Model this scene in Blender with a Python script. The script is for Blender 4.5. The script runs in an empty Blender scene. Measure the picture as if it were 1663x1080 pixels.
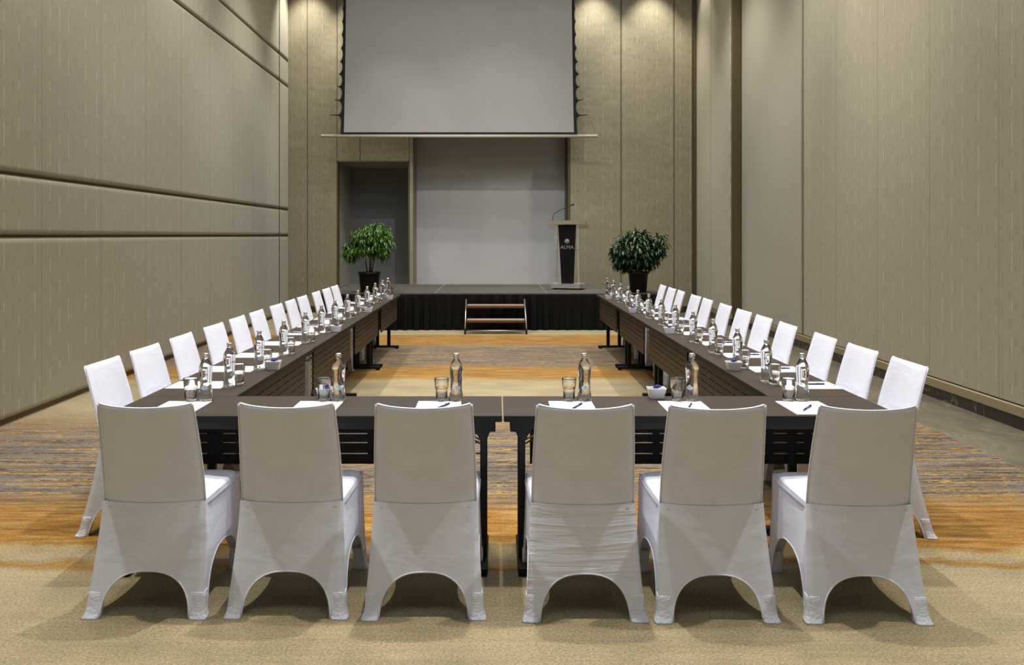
import bpy, bmesh, math, random
from mathutils import Vector, Matrix
random.seed(7)
PI = math.pi
scene = bpy.context.scene
col = scene.collection

# ------------------------------------------------------------------ materials
def lin(c):
    return tuple(((v/255)/12.92 if v/255 <= 0.04045 else ((v/255+0.055)/1.055)**2.4) for v in c)
def rgb(r, g, b):
    return (*lin((r, g, b)), 1.0)

class NT:
    def __init__(s, name):
        s.m = bpy.data.materials.new(name); s.m.use_nodes = True
        s.t = s.m.node_tree; s.b = s.t.nodes['Principled BSDF']
    def n(s, typ, **kw):
        nd = s.t.nodes.new(typ)
        for k, v in kw.items():
            if hasattr(nd, k): setattr(nd, k, v)
        return nd
    def put(s, sock, v):
        if isinstance(v, bpy.types.NodeSocket): s.t.links.new(v, sock)
        elif v is not None: sock.default_value = v
    def math(s, op, a, b=None, c=None, clamp=False):
        nd = s.n('ShaderNodeMath', operation=op); nd.use_clamp = clamp
        s.put(nd.inputs[0], a)
        if b is not None: s.put(nd.inputs[1], b)
        if c is not None: s.put(nd.inputs[2], c)
        return nd.outputs[0]
    def mix(s, f, a, b, blend='MIX'):
        nd = s.n('ShaderNodeMix'); nd.data_type = 'RGBA'; nd.blend_type = blend
        s.put(nd.inputs[0], f); s.put(nd.inputs[6], a); s.put(nd.inputs[7], b)
        return nd.outputs[2]
    def ramp(s, f, stops, interp='LINEAR'):
        nd = s.n('ShaderNodeValToRGB'); cr = nd.color_ramp; cr.interpolation = interp
        while len(cr.elements) < len(stops): cr.elements.new(0.5)
        for e, (p, c) in zip(cr.elements, stops):
            e.position = p; e.color = c if len(c) == 4 else (*c, 1)
        s.put(nd.inputs[0], f); return nd.outputs[0]
    def coord(s):
        return s.n('ShaderNodeTexCoord').outputs['Object']
    def geopos(s):
        return s.n('ShaderNodeNewGeometry').outputs['Position']
    def sep(s, v):
        nd = s.n('ShaderNodeSeparateXYZ'); s.put(nd.inputs[0], v); return nd.outputs
    def comb(s, x=0, y=0, z=0):
        nd = s.n('ShaderNodeCombineXYZ')
        for i, v in enumerate((x, y, z)): s.put(nd.inputs[i], v)
        return nd.outputs[0]
    def scale(s, v, sc):
        nd = s.n('ShaderNodeMapping'); s.put(nd.inputs[0], v); nd.inputs['Scale'].default_value = sc
        return nd.outputs[0]
    def noise(s, v, sc=1.0, detail=2.0, rough=0.5, dist=0.0):
        nd = s.n('ShaderNodeTexNoise'); s.put(nd.inputs['Vector'], v)
        nd.inputs['Scale'].default_value = sc; nd.inputs['Detail'].default_value = detail
        nd.inputs['Roughness'].default_value = rough; nd.inputs['Distortion'].default_value = dist
        return nd.outputs['Fac']
    def white(s, w):
        nd = s.n('ShaderNodeTexWhiteNoise', noise_dimensions='1D'); s.put(nd.inputs['W'], w)
        return nd.outputs['Value']
    def bump(s, h, strength=0.2, dist=0.01):
        nd = s.n('ShaderNodeBump'); s.put(nd.inputs['Height'], h)
        nd.inputs['Strength'].default_value = strength; nd.inputs['Distance'].default_value = dist
        s.t.links.new(nd.outputs[0], s.b.inputs['Normal']); return nd.outputs[0]
    def base(s, c): s.put(s.b.inputs['Base Color'], c)
    def p(s, **kw):
        for k, v in kw.items(): s.put(s.b.inputs[k.replace('_', ' ')], v)

def plain(name, c, rough=0.5, metal=0.0, nsc=40, var=0.12, bump=0.05, spec=0.5):
    q = NT(name); v = q.coord()
    n = q.noise(v, nsc, 3, 0.6)
    d = tuple(x*(1-var) for x in lin(c)); l = tuple(min(1, x*(1+var)) for x in lin(c))
    q.base(q.ramp(n, [(0.3, d), (0.7, l)]))
    q.p(Roughness=rough, Metallic=metal); q.b.inputs['Specular IOR Level'].default_value = spec
    if bump: q.bump(n, bump, 0.002)
    return q.m

def fabric_wall(name, axis, cbase, cdark, clight, rough=0.5, dashes=True, metal=0.0, bumpy=0.0):
    q = NT(name); pos = q.coord(); sx = q.sep(pos)
    u = sx[axis]; v = sx[2]
    big = q.noise(q.scale(pos, (0.35, 0.35, 0.35)), 1.0, 2)
    thr = q.noise(q.scale(pos, (260, 260, 1.6) ), 1.0, 2, 0.6)
    thr2 = q.noise(q.scale(pos, (60, 60, 0.9) ), 1.0, 2, 0.6)
    c = q.ramp(q.math('ADD', q.math('MULTIPLY', thr, 0.55), q.math('MULTIPLY', thr2, 0.45)),
               [(0.25, tuple(x*0.90 for x in lin(cbase))), (0.75, tuple(x*1.10 for x in lin(cbase)))])
    c = q.mix(q.math('MULTIPLY', big, 0.22), c, (*[x*0.85 for x in lin(cbase)], 1))
    if dashes:
        def dash(pitch, width, period, frac, off, color, c, strength):
            uu = q.math('DIVIDE', q.math('ADD', u, off+50), pitch)
            ci = q.math('FLOOR', uu); fr = q.math('FRACT', uu)
            r = q.white(q.math('ADD', ci, off*7.3)); r2 = q.white(q.math('ADD', ci, off*3.1+99.5))
            cen = q.math('ADD', q.math('MULTIPLY', r, 0.6), 0.2)
            near = q.math('LESS_THAN', q.math('ABSOLUTE', q.math('SUBTRACT', fr, cen)), width/pitch/2)
            per = q.math('ADD', q.math('MULTIPLY', r2, period*0.5), period*0.75)
            vv = q.math('ADD', q.math('DIVIDE', q.math('ADD', v, 20), per), q.math('MULTIPLY', r, 13.7))
            vi = q.math('FLOOR', vv); vf = q.math('FRACT', vv)
            L = q.math('ADD', q.math('MULTIPLY', q.white(q.math('ADD', vi, q.math('MULTIPLY', ci, 17.3))), frac), frac*0.35)
            on = q.math('LESS_THAN', vf, L)
            f = q.math('MULTIPLY', q.math('MULTIPLY', near, on), strength)
            return q.mix(f, c, color)
        c = dash(0.10, 0.005, 0.30, 0.32, 0.0, rgb(*cdark), c, 0.9)
        c = dash(0.048, 0.0035, 0.26, 0.35, 0.031, rgb(*cdark), c, 0.5)
        c = dash(0.23, 0.0045, 0.34, 0.5, 0.017, rgb(*clight), c, 0.7)
    q.base(c); q.p(Roughness=rough, Metallic=metal)
    q.b.inputs['Specular IOR Level'].default_value = 0.6
    q.b.inputs['Sheen Weight'].default_value = 0.25
    h = q.math('ADD', q.math('MULTIPLY', thr, 0.15), q.math('MULTIPLY', q.noise(q.scale(pos, (1.6, 1.6, 2.2)), 1.0, 3, 0.55), bumpy))
    q.bump(h, 0.35, 0.02)
    return q.m

WB, WD, WL = (141, 132, 104), (84, 74, 50), (214, 206, 182)
M_wall_side = fabric_wall('wall_fabric_side', 1, WB, WD, WL, 0.55, bumpy=0.5)
M_wall_left = fabric_wall('wall_fabric_left', 1, (132, 124, 97), WD, WL, 0.55, bumpy=0.3)
M_wall_back = fabric_wall('wall_fabric_back', 0, (143, 136, 115), WD, (205, 200, 184), 0.38, bumpy=2.2)
M_column = fabric_wall('column_paint', 1, (140, 133, 108), WD, WL, 0.6, dashes=False)
M_bronze = plain('bronze_trim', (84, 72, 46), 0.5, 0.0)
M_dark = plain('dark_gap', (38, 32, 24), 0.8)
M_grey = plain('grey_paint', (128, 131, 136), 0.75, nsc=3, var=0.05)
M_greyrec = plain('recess_paint', (190, 191, 194), 0.8, nsc=2, var=0.03)
M_ceil = plain('ceiling_paint', (215, 208, 190), 0.9, nsc=3, var=0.03)
M_cap = plain('skirting_cap', (138, 126, 98), 0.45)
M_rear = plain('rear_wall_paint', (168, 168, 170), 0.8)

def marble(name, c, vein, rough, sc=1.0, vamt=0.6):
    q = NT(name); v = q.coord()
    n = q.noise(q.scale(v, (sc, sc, sc)), 3.0, 8, 0.62, 1.2)
    n2 = q.noise(q.scale(v, (sc*1.2, sc*0.5, sc)), 1.6, 5, 0.55, 2.0)
    b = q.ramp(n, [(0.3, tuple(x*0.65 for x in lin(c))), (0.55, lin(c)), (0.75, tuple(x*1.35 for x in lin(c)))])
    vv = q.ramp(n2, [(0.0, (0, 0, 0)), (0.485, (0, 0, 0)), (0.5, (1, 1, 1)), (0.515, (0, 0, 0)), (1, (0, 0, 0))])
    q.base(q.mix(q.math('MULTIPLY', vv, vamt), b, rgb(*vein))); q.p(Roughness=rough)
    return q.m
M_marble = marble('dark_marble', (52, 44, 34), (150, 135, 110), 0.25, 1.2, 0.5)
M_stone = marble('grey_brown_stone', (104, 97, 82), (150, 142, 124), 0.32, 0.7, 0.25)
M_joint = plain('metal_joint', (150, 146, 134), 0.4, 0.3)

def carpet():
    q = NT('striped_carpet'); pos = q.coord(); s = q.sep(pos)
    wob = q.noise(q.scale(pos, (0.9, 2.0, 1)), 1.0, 3, 0.6)
    wob2 = q.noise(q.scale(pos, (14.0, 34, 1)), 1.0, 4, 0.7)
    y = q.math('ADD', s[1], q.math('MULTIPLY', q.math('SUBTRACT', wob, 0.5), 0.55))
    y = q.math('ADD', y, q.math('MULTIPLY', q.math('SUBTRACT', wob2, 0.5), 0.16))
    f = q.math('DIVIDE', y, 20.0)
    P = lambda d: d/20
    beige = lin((160, 146, 112)); orange = lin((148, 106, 34)); gold = lin((160, 128, 66)); greyb = lin((128, 108, 82))
    base = q.ramp(f, [(0, beige), (P(3.84), beige), (P(3.88), orange), (P(3.94), orange), (P(3.98), beige), (P(4.08), lin((170, 148, 104))),
                      (P(4.14), orange), (P(4.75), orange), (P(5.0), gold), (P(6.7), gold), (P(7.15), beige), (P(8.75), beige),
                      (P(9.0), gold), (P(9.2), orange), (P(9.75), orange), (P(10.0), gold), (P(11.6), gold), (P(11.9), orange), (P(12.7), orange), (P(12.95), beige), (1, beige)])
    z = [(0, (0, 0, 0)), (P(4.5), (0, 0, 0)), (P(4.8), (.8, .8, .8)), (P(5.1), (1, 1, 1)), (P(6.5), (1, 1, 1)), (P(7.1), (.25, .25, .25)), (P(7.3), (0, 0, 0)), (P(9.5), (0, 0, 0)),
         (P(9.85), (.95, .95, .95)), (P(11.4), (.98, .98, .98)), (P(11.8), (0.2, .2, .2)), (P(12.1), (0, 0, 0)), (1, (0, 0, 0))]
    zone = q.ramp(f, z)
    # stripes across the room
    st = q.noise(q.scale(pos, (0.26, 6.5, 1)), 1.0, 3, 0.6, 0.1)
    stf = q.math('ADD', st, q.math('MULTIPLY', q.math('SUBTRACT', wob2, 0.5), 0.16))
    slate = lin((112, 107, 102)); brown = lin((78, 62, 44)); g2 = lin((182, 144, 72)); dk = lin((62, 50, 38))
    stripe = q.ramp(stf, [(0.0, slate), (0.30, slate), (0.325, g2), (0.345, brown), (0.375, brown), (0.39, slate), (0.435, slate), (0.445, g2), (0.455, g2), (0.463, brown), (0.485, dk), (0.495, slate), (0.535, slate), (0.542, g2), (0.556, g2), (0.565, dk), (0.59, brown), (0.60, slate), (0.64, slate), (0.65, g2), (0.67, brown), (1, slate)])
    mot = q.noise(pos, 75, 2, 0.7)
    motm = q.ramp(mot, [(0.42, (0, 0, 0)), (0.6, (1, 1, 1))])
    stripe = q.mix(q.math('MULTIPLY', motm, 0.30), stripe, (*brown, 1))
    c = q.mix(zone, base, stripe)
    # rust patches in the orange bands, gold in the beige
    ru = q.noise(q.scale(pos, (2.4, 21, 1)), 1.0, 6, 0.74)
    isor = q.ramp(f, [(0, (0, 0, 0)), (P(4.05), (0, 0, 0)), (P(4.2), (1, 1, 1)), (P(4.7), (1, 1, 1)), (P(5.0), (0, 0, 0)), (P(8.8), (0, 0, 0)), (P(9.1), (1, 1, 1)), (P(9.6), (1, 1, 1)),
                      (P(9.8), (0, 0, 0)), (P(11.6), (0, 0, 0)), (P(11.9), (1, 1, 1)), (P(12.7), (1, 1, 1)), (P(12.9), (0, 0, 0)), (1, (0, 0, 0))])
    ruc = q.ramp(ru, [(0.34, lin((88, 58, 20))), (0.42, lin((126, 83, 18))), (0.50, lin((152, 106, 28))), (0.56, lin((168, 130, 56))), (0.62, lin((156, 137, 96)))])
    c = q.mix(q.math('MULTIPLY', isor, 0.85), c, ruc)
    cl = q.noise(q.scale(pos, (1.6, 3.0, 1)), 1.0, 4, 0.6)
    stk = q.noise(q.scale(pos, (1.1, 38, 1)), 1.0, 4, 0.7)
    c = q.mix(1.0, c, q.ramp(stk, [(0.32, (0.90, 0.90, 0.91)), (0.66, (1.07, 1.07, 1.06))]), 'MULTIPLY')
    c = q.mix(0.55, c, q.mix(1.0, c, q.ramp(cl, [(0.34, (0.62, 0.62, 0.64)), (0.66, (1.14, 1.12, 1.06))]), 'MULTIPLY'))
    pile = q.noise(pos, 95, 4, 0.85)
    c = q.mix(1.0, c, q.ramp(pile, [(0.34, (0.46, 0.44, 0.40)), (0.66, (1.42, 1.42, 1.42))]), 'MULTIPLY')
    q.base(c); q.p(Roughness=0.95); q.b.inputs['Specular IOR Level'].default_value = 0.15
    q.b.inputs['Sheen Weight'].default_value = 0.2
    q.bump(pile, 0.5, 0.004)
    return q.m
M_carpet = carpet()

def cloth_white():
    q = NT('white_stretch_fabric'); v = q.coord()
    w = q.noise(q.scale(v, (1, 1, 1)), 900, 1, 0.5)
    wr = q.noise(q.scale(v, (5, 5, 9)), 1.0, 3, 0.5, 0.6)
    q.base(q.ramp(wr, [(0.3, lin((226, 227, 238))), (0.7, lin((234, 235, 246)))]))
    q.p(Roughness=0.62); q.b.inputs['Specular IOR Level'].default_value = 0.35
    q.b.inputs['Sheen Weight'].default_value = 0.15
    q.bump(q.math('ADD', q.math('MULTIPLY', wr, 1.0), q.math('MULTIPLY', w, 0.02)), 0.30, 0.02)
    return q.m
M_cloth = cloth_white()
def cloth_wrinkled():
    q = NT('white_wrinkled_hem'); v = q.coord()
    wr = q.noise(q.scale(v, (30, 30, 70)), 1.0, 3, 0.6, 1.0)
    q.base(q.ramp(wr, [(0.3, lin((224, 225, 236))), (0.7, lin((234, 235, 245)))]))
    q.p(Roughness=0.65); q.bump(wr, 0.6, 0.01); return q.m
M_hem = cloth_wrinkled()

def wood(name, dark, light, axis, rough, sc=1.0):
    q = NT(name); v = q.coord()
    k = [60*sc]*3; k[axis] = 1.2*sc
    g = q.noise(q.scale(v, tuple(k)), 1.0, 5, 0.6, 0.3)
    k2 = [9*sc]*3; k2[axis] = 0.5
    g2 = q.noise(q.scale(v, tuple(k2)), 1.0, 2, 0.5)
    f = q.math('ADD', q.math('MULTIPLY', g, 0.7), q.math('MULTIPLY', g2, 0.3))
    q.base(q.ramp(f, [(0.35, lin(dark)), (0.65, lin(light))])); q.p(Roughness=rough)
    q.bump(g, 0.08, 0.002); return q.m
M_top = wood('walnut_laminate', (32, 21, 12), (57, 41, 26), 0, 0.45)
M_panel = wood('panel_laminate', (32, 22, 8), (58, 41, 17), 0, 0.55)
M_black = plain('black_metal', (12, 12, 13), 0.5, 0.0, spec=0.3)
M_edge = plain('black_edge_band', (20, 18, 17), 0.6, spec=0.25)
def metal(name, c, rough):
    q = NT(name); v = q.coord(); n = q.noise(q.scale(v, (4, 4, 200)), 1.0, 2)
    q.base(q.ramp(n, [(0.3, tuple(x*0.88 for x in lin(c))), (0.7, lin(c))])); q.p(Metallic=1.0, Roughness=rough); return q.m
M_chrome = metal('chrome', (215, 212, 205), 0.15)
M_steel = metal('brushed_steel', (250, 250, 255), 0.3)
M_alu = metal('aluminium', (190, 186, 178), 0.4)
M_cable = plain('tension_wire', (90, 80, 60), 0.5)

def glass(name, ior, rough=0.0, tint=(1, 1, 1)):
    q = NT(name); q.base((*tint, 1)); q.p(Roughness=rough, IOR=ior)
    q.b.inputs['Transmission Weight'].default_value = 1.0
    n = q.noise(q.coord(), 60, 1); q.bump(n, 0.03, 0.002)
    return q.m
M_bottle = glass('bottle_glass_water', 1.40, 0.0, (0.97, 0.99, 0.985))
M_glass = glass('tumbler_glass', 1.47, 0.0, (0.98, 0.99, 0.985))
M_cap_silver = metal('bottle_cap_silver', (225, 225, 228), 0.3)
M_red = plain('red_print', (176, 34, 34), 0.5)
M_blue = plain('pale_blue_label', (196, 214, 232), 0.5)
M_bluedk = plain('blue_mark', (70, 100, 150), 0.5)
M_paper = plain('paper', (244, 242, 240), 0.8, var=0.02)
M_ink = plain('grey_ink', (150, 150, 160), 0.8)
M_pen = plain('navy_plastic', (34, 42, 96), 0.3)
M_ceramic = plain('white_ceramic', (236, 236, 242), 0.2, var=0.02)
M_sweet = plain('navy_wrapper', (36, 34, 110), 0.3)
M_skirt = plain('black_velvet', (7, 7, 9), 0.6, nsc=12, var=0.5, spec=0.22)
M_deck = plain('stage_deck_carpet', (76, 72, 64), 0.7, nsc=120, var=0.25, bump=0.2)
M_screen = plain('screen_fabric', (162, 162, 160), 0.9, nsc=1.5, var=0.02)
M_bar = plain('screen_bar', (196, 188, 170), 0.5)
M_blk = plain('black_fabric', (10, 10, 11), 0.8)
M_tread = wood('tread_wood', (86, 52, 34), (112, 72, 50), 0, 0.45)
M_treadtop = plain('tread_grip', (150, 134, 116), 0.6)
M_pot = plain('black_pot', (9, 9, 9), 0.5, spec=0.3)
M_soil = plain('soil', (40, 30, 22), 0.9)
M_bark = plain('bark', (92, 72, 52), 0.8)
M_body = plain('black_acrylic', (8, 7, 10), 0.4, spec=0.3)
M_logo = plain('logo_grey', (150, 148, 152), 0.5)
M_lectop = metal('champagne_metal', (236, 228, 214), 0.3)
def leaf(name, a, b, c):
    q = NT(name); v = q.coord(); n = q.noise(v, 14, 3, 0.6)
    q.base(q.ramp(n, [(0.3, lin(a)), (0.5, lin(b)), (0.72, lin(c))])); q.p(Roughness=0.38)
    q.b.inputs['Specular IOR Level'].default_value = 0.5
    return q.m
M_leafA = leaf('fig_leaf', (34, 70, 18), (62, 108, 30), (104, 150, 54))
M_leafB = leaf('dark_leaf', (14, 34, 12), (28, 58, 20), (54, 92, 34))

# ------------------------------------------------------------------ mesh helpers
class MB:
    def __init__(s): s.v = []; s.f = []; s.mi = []; s.mats = []; s.sm = []
    def slot(s, m):
        if m not in s.mats: s.mats.append(m)
        return s.mats.index(m)
    def add(s, vs, fs, m, smooth=False):
        o = len(s.v); k = s.slot(m)
        s.v += [tuple(p) for p in vs]
        for f in fs: s.f.append(tuple(i+o for i in f)); s.mi.append(k); s.sm.append(smooth)
        return s
    def box(s, x0, x1, y0, y1, z0, z1, m, bev=0.0):
        x0, x1 = min(x0, x1), max(x0, x1); y0, y1 = min(y0, y1), max(y0, y1); z0, z1 = min(z0, z1), max(z0, z1)
        if bev <= 0:
            vs = [(x, y, z) for z in (z0, z1) for x, y in ((x0, y0), (x1, y0), (x1, y1), (x0, y1))]
            fs = [(3, 2, 1, 0), (4, 5, 6, 7), (0, 1, 5, 4), (1, 2, 6, 5), (2, 3, 7, 6), (3, 0, 4, 7)]
            return s.add(vs, fs, m)
        b = min(bev, (x1-x0)/2.01, (y1-y0)/2.01, (z1-z0)/2.01)
        rings = [(z0, b), (z0+b, 0), (z1-b, 0), (z1, b)]
        vs = []
        for z, i in rings:
            e = b
            xa, xb, ya, yb = x0+i, x1-i, y0+i, y1-i
            c = 0 if i else b
            if i: vs += [(xa+0, ya, z), (xb, ya, z), (xb, ya, z), (xb, yb, z), (xb, yb, z), (xa, yb, z), (xa, yb, z), (xa, ya, z)]
            else: vs += [(xa+c, ya, z), (xb-c, ya, z), (xb, ya+c, z), (xb, yb-c, z), (xb-c, yb, z), (xa+c, yb, z), (xa, yb-c, z), (xa, ya+c, z)]
        fs = [tuple(reversed(range(8)))]
        for r in range(3):
            for i in range(8):
                j = (i+1) % 8; fs.append((r*8+i, r*8+j, r*8+8+j, r*8+8+i))
        fs.append(tuple(range(24, 32)))
        return s.add(vs, fs, m)
    def prism(s, poly, a, b, axis, m):
        """poly list of 2D; extruded along axis from a to b. remaining axes in order."""
        n = len(poly)
        def P(p, t):
            if axis == 0: return (t, p[0], p[1])
            if axis == 1: return (p[0], t, p[1])
            return (p[0], p[1], t)
        vs = [P(p, a) for p in poly]+[P(p, b) for p in poly]
        fs = [tuple(range(n)), tuple(reversed(range(n, 2*n)))]+[(i, i+n, (i+1) % n+n, (i+1) % n) for i in range(n)]
        return s.add(vs, fs, m)
    def tube(s, pts, r, m, seg=8, cap=True, r2=None):
        pts = [Vector(p) for p in pts]; vs = []; n = len(pts)
        up = None
        for i, p in enumerate(pts):
            d = (pts[min(i+1, n-1)]-pts[max(i-1, 0)]).normalized()
            if up is None:
                up = Vector((0, 0, 1)) if abs(d.z) < 0.9 else Vector((1, 0, 0))
            a = d.cross(up); a.normalize(); b = a.cross(d).normalized(); up = b
            rr = r if r2 is None else r+(r2-r)*i/(n-1)
            for k in range(seg):
                t = 2*PI*k/seg; vs.append(p+a*math.cos(t)*rr+b*math.sin(t)*rr)
        fs = [(i*seg+k, i*seg+(k+1) % seg, (i+1)*seg+(k+1) % seg, (i+1)*seg+k) for i in range(n-1) for k in range(seg)]
        if cap: fs += [tuple(reversed(range(seg))), tuple(range((n-1)*seg, n*seg))]
        return s.add(vs, fs, m, True)
    def lathe(s, prof, m, seg=24, cx=0, cy=0, z0=0, flute=None, smooth=True):
        vs = []
        for r, z in prof:
            for k in range(seg):
                t = 2*PI*k/seg; rr = r
                if flute: rr = r*flute(t, z)
                vs.append((cx+math.cos(t)*rr, cy+math.sin(t)*rr, z0+z))
        n = len(prof)
        fs = [(i*seg+k, i*seg+(k+1) % seg, (i+1)*seg+(k+1) % seg, (i+1)*seg+k) for i in range(n-1) for k in range(seg)]
        fs.append(tuple(reversed(range(seg)))); fs.append(tuple(range((n-1)*seg, n*seg)))
        return s.add(vs, fs, m, smooth)
    def grid(s, fn, nu, nv, m, smooth=True, flip=False):
        vs = [fn(i/(nu-1), j/(nv-1)) for j in range(nv) for i in range(nu)]
        fs = []
        for j in range(nv-1):
            for i in range(nu-1):
                q = (j*nu+i, j*nu+i+1, (j+1)*nu+i+1, (j+1)*nu+i)
                fs.append(tuple(reversed(q)) if flip else q)
        return s.add(vs, fs, m, smooth)
    def build(s, name, parent=None, loc=None, recalc=True, weld=0.0):
        me = bpy.data.meshes.new(name); me.from_pydata(s.v, [], s.f)
        for mm in s.mats: me.materials.append(mm)
        me.polygons.foreach_set('material_index', s.mi); me.polygons.foreach_set('use_smooth', s.sm)
        if recalc or weld:
            bm = bmesh.new(); bm.from_mesh(me)
            if weld: bmesh.ops.remove_doubles(bm, verts=bm.verts, dist=weld)
            if recalc: bmesh.ops.recalc_face_normals(bm, faces=bm.faces)
            bm.to_mesh(me); bm.free()
        me.update()
        o = bpy.data.objects.new(name, me); col.objects.link(o)
        if parent: o.parent = parent
        if loc: o.location = loc
        return o

def tag(o, label, cat, group=None, kind=None):
    if label: o['label'] = label
    if cat: o['category'] = cat
    if group: o['group'] = group
    if kind: o['kind'] = kind
    return o
def empty(name, label, cat, loc=(0, 0, 0), rz=0, group=None):
    o = bpy.data.objects.new(name, None); o.empty_display_size = 0.1; col.objects.link(o)
    o.location = loc; o.rotation_euler = (0, 0, rz)
    return tag(o, label, cat, group)
def struct(o): o['kind'] = 'structure'; return o
def dup(root, loc, rz, label=None, group=None):
    r = root.copy(); col.objects.link(r); r.location = loc; r.rotation_euler = (0, 0, rz)
    if label: r['label'] = label
    if group: r['group'] = group
    for ch in list(root.children):
        c = ch.copy(); col.objects.link(c); c.parent = r
        for g in list(ch.children):
            d = g.copy(); col.objects.link(d); d.parent = c
    return r
def text_mesh(txt, size, m, name, parent, mat4, extrude=0.0006, wrap=None, shear=0.0, spacing=1.0):
    cu = bpy.data.curves.new('t', 'FONT'); cu.body = txt; cu.size = size; cu.extrude = extrude
    cu.align_x = 'CENTER'; cu.align_y = 'CENTER'; cu.shear = shear; cu.space_character = spacing
    ob = bpy.data.objects.new('t', cu); col.objects.link(ob)
    bpy.context.view_layer.update()
    dg = bpy.context.evaluated_depsgraph_get(); me = bpy.data.meshes.new_from_object(ob.evaluated_get(dg))
    bpy.data.objects.remove(ob)
    for v in me.vertices:
        if wrap: v.co = wrap(v.co)
        else: v.co = mat4 @ v.co
    me.materials.clear(); me.materials.append(m)
    me.name = name; o = bpy.data.objects.new(name, me); col.objects.link(o); o.parent = parent
    return o

# ------------------------------------------------------------------ camera
CAMH = 1.55
cam = bpy.data.cameras.new('camera'); co = bpy.data.objects.new('camera', cam); col.objects.link(co)
co.location = (0, 0, CAMH); co.rotation_euler = (PI/2, 0, 0)
cam.sensor_width = 36; cam.lens = 1345/1663*36
cam.shift_x = (831.5-806)/1663; cam.shift_y = (382-540)/1663
cam.clip_start = 0.05; cam.clip_end = 100
scene.camera = co

# ------------------------------------------------------------------ room
ZC = 7.0; YB = 16.6; YR = -3.0
XR = 4.18; XE = 3.48
def xl(y): return -3.99-0.0175*(y-6.66)
m = MB(); m.box(-4.6, XE, YR, YB+2.2, -0.05, 0, M_carpet); struct(m.build('floor'))
m = MB()
yy = YR
joints = [YR, -1.8, -0.6, 0.6, 1.8, 3.0, 4.2, 5.4, 6.55, 7.75, 8.95, 10.15, 11.35, 12.55, 13.75, 14.95, YB+0.3]
for a, b in zip(joints[:-1], joints[1:]):
    m.box(XE+0.006, 4.7, a+0.0015, b-0.0015, -0.05, 0.001, M_stone)
m.box(XE+0.006, 4.7, YR, YB+0.3, -0.05, -0.002, M_joint)
m.box(XE, XE+0.006, YR, YB+0.3, -0.05, 0.004, M_joint)
struct(m.build('floor_stone_border'))
m = MB(); m.box(-4.9, 4.9, YR-0.2, YB+2.5, ZC, ZC+0.1, M_ceil); struct(m.build('ceiling'))
m = MB(); m.box(-4.9, 4.9, YR-0.2, YR, 0, ZC, M_rear); struct(m.build('wall_rear'))

# padded panel: P(u, v, h) maps to space. rounded at top/bottom edges with radius rv and depth d
def padded(m, u0, u1, v0, v1, P, mat, ru=0.004, rv=0.03, d=0.03, ds=None):
    def samples(a, b, r):
        L = b-a; r = min(r, L*0.45)
        e = [0, .08, .25, .5, .8, 1, 1.1]
        return [a+r*t for t in e]+[a+L*0.33, a+L*0.66]+[b-r*t for t in reversed(e)]
    us = samples(u0, u1, ru); vs = samples(v0, v1, rv)
    def prof(x, a, b, r):
        r = min(r, (b-a)*0.45)
        t = min(x-a, b-x)/r
        if t >= 1: return 1.0
        return math.sqrt(max(0, 1-(1-t)**2))
    n = len(us)
    pts = [P(u, v, max(0.0, d*prof(v, v0, v1, rv)-(d if ds is None else ds)*(1-prof(u, u0, u1, ru)))) for v in vs for u in us]
    fs = [(j*n+i, j*n+i+1, (j+1)*n+i+1, (j+1)*n+i) for j in range(len(vs)-1) for i in range(n-1)]
    m.add(pts, fs, mat, True)

# left wall: backing + padded rows
m = MB()
m.add([(xl(YR)-0.04, YR, 0), (xl(YB)-0.04, YB, 0), (xl(YB)-0.04, YB, ZC), (xl(YR)-0.04, YR, ZC),
       (xl(YR)-0.14, YR, 0), (xl(YB)-0.14, YB, 0), (xl(YB)-0.14, YB, ZC), (xl(YR)-0.14, YR, ZC)],
      [(0, 1, 2, 3), (7, 6, 5, 4), (0, 4, 5, 1), (3, 2, 6, 7), (0, 3, 7, 4), (1, 5, 6, 2)], M_bronze)
rows = [(0.045, 1.530), (1.552, 2.048), (2.072, 4.512), (4.532, 5.022), (5.044, ZC)]
cols = []
y = 7.29-1.127*9
while y < 15.7:
    cols.append((max(y, YR), min(y+1.127, 15.83))); y += 1.127
cols.append((15.88, YB-0.02))
for k, (a, b) in enumerate(cols):
    if b-a < 0.1: continue
    for (z0, z1) in rows:
        padded(m, a, b, z0, z1, lambda u, v, h: (xl(u)-0.035+h, u, v), M_wall_left, ru=0.012, rv=0.05, d=0.035, ds=0.004)
struct(m.build('wall_left'))

# right wall
m = MB()
m.box(XR+0.03, XR+0.13, YR, 14.09, 0, ZC, M_bronze)
edges = [11.29-1.10*k for k in range(0, 14)]
for k in range(13):
    b, a = edges[k], edges[k+1]
    if b < YR: break
    padded(m, max(a, YR), b-(0.03 if k == 0 else 0), 0.19, ZC, lambda u, v, h: (XR+0.03-h, u, v), M_wall_side, ru=0.008, rv=0.01, d=0.03, ds=0.006)
padded(m, 11.33, 14.09, 0.19, ZC, lambda u, v, h: (XR+0.03-h, u, v), M_column, ru=0.01, rv=0.01, d=0.035)
struct(m.build('wall_right'))
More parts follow.
